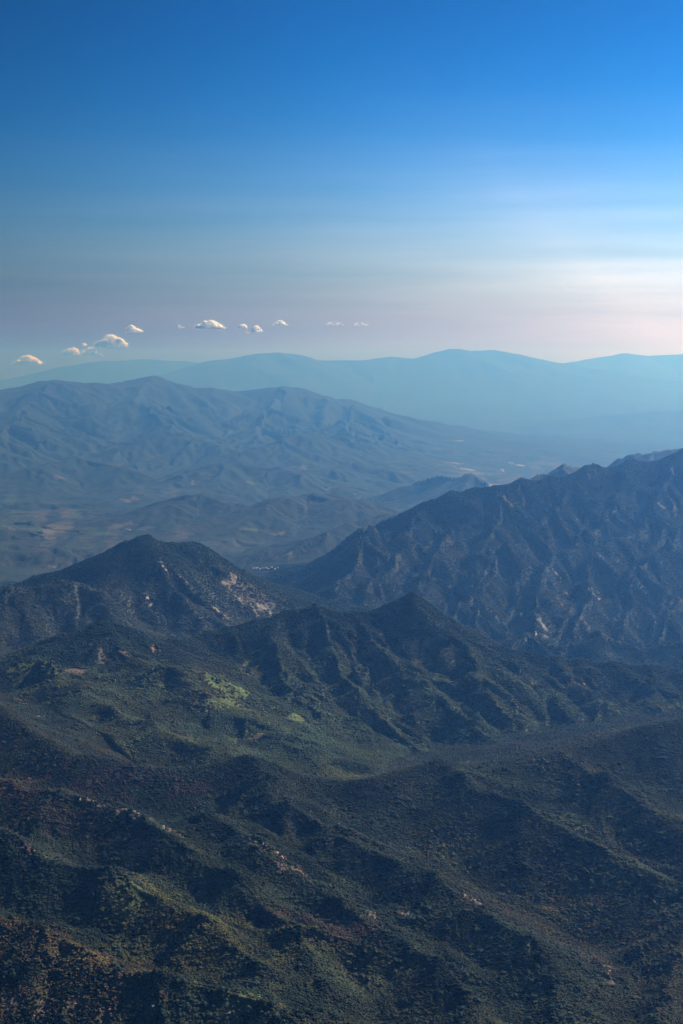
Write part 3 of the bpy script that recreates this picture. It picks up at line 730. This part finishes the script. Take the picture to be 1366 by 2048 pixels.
parts_ = [tree_points(1700, 4300, 4.9, 2.6, 4.7, 1), tree_points(4300, 6300, 7.2, 3.7, 6.0, 2), tree_points(6300, 10600, 10.5, 4.6, 7.2, 3)]
tp = np.concatenate([p[0] for p in parts_]); ts = np.concatenate([p[1] for p in parts_]); tcx = np.concatenate([p[2] for p in parts_])

# the nearest trees of the bottom edge are single trees
u_ = tp[:, 0] / tp[:, 1]
ang = (tp[:, 2] - CAM_Z) / np.hypot(tp[:, 0], tp[:, 1])
dyp = cp * tp[:, 1] - sp * (tp[:, 2] - CAM_Z)
ppx = 683 + 2844 * tp[:, 0] / dyp
ppy = 1024 - 2844 * (sp * tp[:, 1] + cp * (tp[:, 2] - CAM_Z)) / dyp
inframe = (ppx > 4) & (ppx < 1362) & (ppy < 2044) & (ppy > 1900) & ((tp[:, 2] - CAM_Z) / np.hypot(tp[:, 0], tp[:, 1]) > sample(VIS, tp[:, 0], tp[:, 1]) - .001)
cand = np.where(inframe)[0]
near_ids = cand[np.argsort(-ts[cand] / dyp[cand])[:300]]
single = np.zeros(len(tp), bool); single[near_ids] = True

me = bpy.data.meshes.new('forest')
keep = ~single
me.vertices.add(int(keep.sum())); me.vertices.foreach_set('co', tp[keep].astype(F).ravel())
for nm, ty, da in (('size', 'FLOAT', ts[keep].astype(F)), ('turn', 'FLOAT', rng.uniform(0, 6.28, keep.sum()).astype(F)), ('shape', 'INT', rng.integers(0, 7, keep.sum()).astype(np.int32))):
    at_ = me.attributes.new(nm, ty, 'POINT'); at_.data.foreach_set('value', da)
ca = me.attributes.new('tint', 'FLOAT_COLOR', 'POINT')
ca.data.foreach_set('color', np.concatenate([tcx[keep], np.ones((keep.sum(), 1))], 1).astype(F).ravel())
me.update()
forest = link(bpy.data.objects.new('forest', me))
forest['kind'] = 'stuff'; forest['label'] = 'dense green and brownish forest covering the hills and ridges'
gn = bpy.data.node_groups.new('forest_planting', 'GeometryNodeTree')
gn.interface.new_socket('Geometry', in_out='INPUT', socket_type='NodeSocketGeometry')
gn.interface.new_socket('Geometry', in_out='OUTPUT', socket_type='NodeSocketGeometry')
gi, go = gn.nodes.new('NodeGroupInput'), gn.nodes.new('NodeGroupOutput')
m2p = gn.nodes.new('GeometryNodeMeshToPoints'); iop = gn.nodes.new('GeometryNodeInstanceOnPoints'); ci = gn.nodes.new('GeometryNodeCollectionInfo')
ci.inputs['Collection'].default_value = protos; ci.inputs['Separate Children'].default_value = True; ci.inputs['Reset Children'].default_value = True


def named(nm, ty):
    n = gn.nodes.new('GeometryNodeInputNamedAttribute'); n.data_type = ty; n.inputs['Name'].default_value = nm
    return [o for o in n.outputs if o.enabled][0]


cx_ = gn.nodes.new('ShaderNodeCombineXYZ'); gn.links.new(named('turn', 'FLOAT'), cx_.inputs[2])
gn.links.new(gi.outputs[0], m2p.inputs[0]); gn.links.new(m2p.outputs[0], iop.inputs['Points'])
gn.links.new(ci.outputs[0], iop.inputs['Instance']); iop.inputs['Pick Instance'].default_value = True
gn.links.new(named('shape', 'INT'), iop.inputs['Instance Index'])
gn.links.new(cx_.outputs[0], iop.inputs['Rotation']); gn.links.new(named('size', 'FLOAT'), iop.inputs['Scale'])
gn.links.new(iop.outputs[0], go.inputs[0])
mod = forest.modifiers.new('planting', 'NODES'); mod.node_group = gn


def leaf_material(i, c):
    return plain('leaves_of_single_trees', c, .5, .5)


LEAF = [leaf_material(i, c) for i, c in enumerate([(.026, .046, .030), (.042, .055, .034), (.056, .064, .036), (.066, .052, .040), (.036, .05, .038)])]
shapes = []
for i in range(5):
    rg = np.random.default_rng(900 + i)
    ps = []
    for k_ in range(9):
        a = rg.uniform(0, 6.28); d = rg.uniform(.1, .8)
        ps.append(blob(rg, (d * math.cos(a), d * math.sin(a), rg.uniform(.75, 1.3) - .35 * d), rg.uniform(.3, .52), .75, .3))
    tr = []
    def tube(p0, p1, r0, r1):
        p0, p1 = np.array(p0, float), np.array(p1, float)
        ring = [(math.cos(q), math.sin(q), 0) for q in np.linspace(0, 2 * math.pi, 7)[:-1]]
        v = np.array([p0 + np.array(q) * r0 for q in ring] + [p1 + np.array(q) * r1 for q in ring])
        f = np.array([t for q in range(6) for t in ((q, (q + 1) % 6, 6 + (q + 1) % 6), (q, 6 + (q + 1) % 6, 6 + q))])
        return v, f
    tr.append(tube((0, 0, -.35), (0.03, 0, .55), .07, .05))
    for k_ in range(4):
        a = rg.uniform(0, 6.28)
        tr.append(tube((0.02, 0, .35), (.45 * math.cos(a), .45 * math.sin(a), .85), .04, .015))
    cv, cf = join(ps)
    shapes.append((join(tr), (cv, cf)))
meshes = []
for i, (t_, c_) in enumerate(shapes):
    meshes.append((mesh_of('trunk', *t_, M_TRUNK), [mesh_of('crown', *c_, LEAF[j]) for j in range(5)]))
ref = np.array([(.026, .046, .030), (.042, .055, .034), (.056, .064, .036), (.066, .052, .040), (.036, .05, .038)])
for n_, i in enumerate(near_ids):
    e = link(bpy.data.objects.new('forest_tree', None))
    e.location = tp[i].tolist(); e.scale = (float(ts[i]),) * 3; e.rotation_euler = (0, 0, float(rng.uniform(0, 6.28)))
    e.empty_display_size = .2
    e['label'] = 'single round-crowned tree in the nearest forest along the bottom edge'
    e['category'] = 'tree'; e['group'] = 'nearest forest trees along the bottom edge'
    mt, mc = meshes[n_ % 5]
    j = int(np.argmin(((ref - tcx[i]) ** 2).sum(1)))
    for nm, m_ in (('trunk', mt), ('crown', mc[j])):
        o = link(bpy.data.objects.new(nm, m_)); o.parent = e

# ---------------------------------------------------------------- rock outcrops on the foreground crests
def outcrop(name, label, pts, n, smin, smax, spread, mat, seed, cat='rock outcrop'):
    """Angular boulders and slabs strung along a line of ground points."""
    rg = np.random.default_rng(seed)
    ps = [hit(*p) for p in pts]
    parts = []
    for q in range(n):
        t = rg.uniform(0, len(ps) - 1.001) if len(ps) > 1 else 0
        i = int(t); f = t - i
        a = np.array(ps[i]); b = np.array(ps[min(i + 1, len(ps) - 1)])
        p = a + (b - a) * f + rg.normal(0, spread, 2)
        z_ = sample(Z, np.array([p[0]]), np.array([p[1]]))[0]
        s = .72 * rg.uniform(smin, smax) * (.5 + .9 * rg.uniform() ** 2)
        v, fc_ = blob(rg, (0, 0, 0), 1, 1, .35, ICO1)
        v = v * np.array([s * rg.uniform(.7, 1.6), s * rg.uniform(.7, 1.3), s * rg.uniform(.6, 1.2)])
        w = rg.uniform(0, 6.28); c0, s0 = math.cos(w), math.sin(w)
        v = np.stack([v[:, 0] * c0 - v[:, 1] * s0, v[:, 0] * s0 + v[:, 1] * c0, v[:, 2]], 1)
        parts.append((v + np.array([p[0], p[1], z_ + s * .45]), fc_))
    v, f = join(parts)
    c = v.mean(0)
    o = link(bpy.data.objects.new(name, mesh_of(name, v - c, f, mat)))
    o.location = c.tolist()
    o['label'] = label; o['category'] = cat; o['group'] = 'rock outcrops on the wooded hills'
    return o


for i, (lb, pts, n, a, b, spd, mat) in enumerate(OUT):
    outcrop('rock_outcrop', lb, pts, n, a, b, spd, M_ROCK2 if mat else M_ROCK, 3000 + i)

# ---------------------------------------------------------------- buildings far down in the valley
def house(px, py, length, width, height_, rot, label, group=None, dx=0, dy=0):
    hx, hy = hit(px, py, 10500); hx += dx; hy += dy
    z0 = float(sample(Z, np.array([hx]), np.array([hy]))[0]) - .5
    e = link(bpy.data.objects.new('valley_building', None)); e.location = (hx, hy, z0); e.rotation_euler = (0, 0, math.radians(rot))
    e['label'] = label; e['category'] = 'building'
    if group: e['group'] = group
    l, w, h_ = length / 2, width / 2, height_
    v = np.array([(-l, -w, 0), (l, -w, 0), (l, w, 0), (-l, w, 0), (-l, -w, h_), (l, -w, h_), (l, w, h_), (-l, w, h_), (-l, 0, h_ * 1.35), (l, 0, h_ * 1.35)])
    me = bpy.data.meshes.new('wall')
    me.from_pydata(v.tolist(), [], [(0, 1, 5, 4), (2, 3, 7, 6), (1, 2, 6, 9, 5), (3, 0, 4, 8, 7)]); me.materials.append(M_WALL)
    o = link(bpy.data.objects.new('wall', me)); o.parent = e
    k_ = 1.06
    rv = [(-l * k_, -w * 1.12, h_ * .99), (l * k_, -w * 1.12, h_ * .99), (l * k_, 0, h_ * 1.42), (-l * k_, 0, h_ * 1.42), (l * k_, w * 1.12, h_ * .99), (-l * k_, w * 1.12, h_ * .99)]
    rv += [(p[0], p[1], p[2] + .3) for p in rv]
    me = bpy.data.meshes.new('roof')
    me.from_pydata(rv, [], [(0, 3, 2, 1), (3, 5, 4, 2), (6, 7, 8, 9), (9, 8, 10, 11), (0, 1, 7, 6), (4, 5, 11, 10), (1, 2, 8, 7), (2, 4, 10, 8), (3, 0, 6, 9), (5, 3, 9, 11)]); me.materials.append(M_ROOF)
    o = link(bpy.data.objects.new('roof', me)); o.parent = e


house(257, 1061, 44, 15, 8, -32, 'long white building standing alone among the fields above the left mountain')
for i in range(9):
    house(508 + 6.0 * i, 1137 + (i % 3) * .8, 18 + 5 * (i % 2), 11, 6, (i * 37) % 180, 'small white building in the row on the valley floor below a cone-shaped hill', 'row of small white valley buildings')

# ---------------------------------------------------------------- clouds beyond the haze
M_CLOUD, t, b = material('cloud_white')
b.inputs['Base Color'].default_value = (.97, .97, .97, 1)
b.inputs['Subsurface Weight'].default_value = 1.0
b.inputs['Subsurface Radius'].default_value = (1, 1, 1); b.inputs['Subsurface Scale'].default_value = 1200.0
b.inputs['Specular IOR Level'].default_value = 0.0


def cloud(px, py, wpx, hpx, label, seed, km=72, puffs=90, lumps=None, thin=False):
    """Cumulus: flat foot, heaped top; wpx/hpx its seen size."""
    rg = np.random.default_rng(seed)
    m = km * 1000 / 2844.0
    W, Hh = wpx * m, hpx * m
    cx0 = at(px, py + hpx / 2, km)
    heads = (lumps or []) + [(rg.uniform(-.42, .42), rg.uniform(.45, .85), rg.uniform(.06, .13)) for _ in range(3)] + [] if lumps else [(rg.uniform(-.3, .3), rg.uniform(.75, 1.0), rg.uniform(.2, .3)) for _ in range(3)]
    parts = []
    for q in range(puffs):
        t_ = rg.uniform(-1, 1)
        top = max([.3] + [hh * math.sqrt(max(0, 1 - ((t_ * .5 - hx) / (hw * 1.5)) ** 2)) for hx, hh, hw in heads]) * (1 - .45 * abs(t_) ** 3)
        zz = rg.uniform(0, 1) ** .7 * top
        rad = Hh * rg.uniform(.16, .3) * (1 - .45 * abs(t_)) * (.75 + .5 * top)
        v, f = blob(rg, (t_ * W * .5 * (1 - .15 * zz), rg.normal(0, .12) * W, max(zz * Hh - rad * .6, rad * .3)), rad, .8, .1)
        v[:, 0] = (v[:, 0] - v[:, 0].mean()) * rg.uniform(1.0, 1.7) + v[:, 0].mean()
        parts.append((v, f))
    v, f = join(parts)
    v[:, 2] = np.where(v[:, 2] < 0, v[:, 2] * .25, v[:, 2])
    o = link(bpy.data.objects.new('cumulus_cloud', mesh_of('cumulus_cloud', v, f, M_CLOUD, True)))
    o.location = cx0
    rm = o.modifiers.new('one_skin', 'REMESH'); rm.mode = 'VOXEL'; rm.voxel_size = max(9.0, Hh * .045); rm.use_smooth_shade = True
    fr = []
    pts_ = v[rg.integers(0, len(v), int(puffs * 9))]
    cen = np.array([0, 0, Hh * .3])
    for p in pts_:
        q = cen + (p - cen) * rg.uniform(.95, 1.28) + rg.normal(0, Hh * .03, 3)
        fv, ff = blob(rg, q, m * rg.uniform(.15, .6), .8, .3, ICO1)
        fr.append((fv, ff))
    if thin:      # no solid core yet, only shreds
        o.modifiers.clear(); o.data = mesh_of('cumulus_cloud', *join(fr), M_CLOUD)
    else:
        w = link(bpy.data.objects.new('wisps', mesh_of('wisps', *join(fr), M_CLOUD))); w.parent = o
    o['label'] = label; o['category'] = 'cloud'; o['group'] = 'small cumulus clouds in a row above the skyline'


cloud(55, 719, 56, 19, 'lowest and leftmost cloud, an even white loaf near the skyline', 1, lumps=[(-.05, .95, .22), (.22, .85, .2), (-.3, .6, .15)])
cloud(144, 702, 36, 16, 'left of the two adjoining low white clouds', 2, lumps=[(.05, 1, .25)])
cloud(183, 703, 40, 18, 'right of the two adjoining low white clouds', 3, lumps=[(-.05, 1, .25), (.25, .5, .2)])
cloud(169, 689, 10, 7, 'tiny puff above the two adjoining low white clouds', 4, puffs=14)
cloud(223, 681, 60, 26, 'largest, heaped white cloud left of the skyline row', 5, puffs=130, lumps=[(-.02, 1, .18), (.3, .75, .2), (-.3, .6, .2)])
cloud(268, 657, 30, 14, 'pinkish cloud just above and right of the largest cloud', 6, lumps=[(-.2, 1, .2), (.2, .55, .25)])
cloud(362, 653, 12, 6, 'tiny pink puff left of the three-topped cloud', 7, puffs=16, thin=True)
cloud(419, 648, 56, 18, 'wide cloud with three tops in the middle of the row', 8, lumps=[(.05, 1, .12), (-.3, .65, .16), (.35, .7, .1)])
cloud(484, 652, 20, 10, 'small pink cloud right of the three-topped cloud', 9, puffs=24)
cloud(514, 658, 18, 13, 'small square pink cloud lower than its neighbours', 10, puffs=26, lumps=[(-.1, 1, .4)])
cloud(493, 664, 8, 5, 'faintest speck of cloud under two small pink clouds', 11, puffs=14, thin=True)
cloud(560, 645, 26, 10, 'low dome-shaped pink cloud standing apart', 12, puffs=28, lumps=[(0, 1, .3)])
cloud(670, 646, 30, 8, 'flat faint pink cloud left of the last one', 13, puffs=28, lumps=[(-.1, 1, .3)], thin=True)
cloud(722, 647, 24, 7, 'last faint pink cloud at the right end of the row', 14, puffs=24, lumps=[(-.1, 1, .3)], thin=True)

# ---------------------------------------------------------------- haze: one box of air round the land and the viewpoint
top = float(max(height.max(), CAM_Z) + 30)
bot = float(height.min() - 1.0)
hx0, hx1, hy0, hy1 = -53000.0, 53000.0, -1500.0, 69500.0
v = [(a, b, c) for c in (bot, top) for b in (hy0, hy1) for a in (hx0, hx1)]
me = bpy.data.meshes.new('haze')
me.from_pydata(v, [], [(0, 2, 3, 1), (4, 5, 7, 6), (0, 1, 5, 4), (2, 6, 7, 3), (0, 4, 6, 2), (1, 3, 7, 5)])
hm = bpy.data.materials.new('haze'); hm.use_nodes = True
ht = hm.node_tree; ht.nodes.clear()
out_ = nd(ht, 'ShaderNodeOutputMaterial'); pv = nd(ht, 'ShaderNodeVolumePrincipled')
pv.inputs['Color'].default_value = (*HAZE_COLOR, 1); pv.inputs['Density'].default_value = HAZE_DENSITY
pv.inputs['Anisotropy'].default_value = HAZE_G
pv.inputs['Absorption Color'].default_value = (1, 1, 1, 1)
ht.links.new(pv.outputs[0], out_.inputs['Volume'])
me.materials.append(hm)
haze = link(bpy.data.objects.new('haze', me))
haze['kind'] = 'stuff'; haze['label'] = 'blue haze filling the air between the mountains'
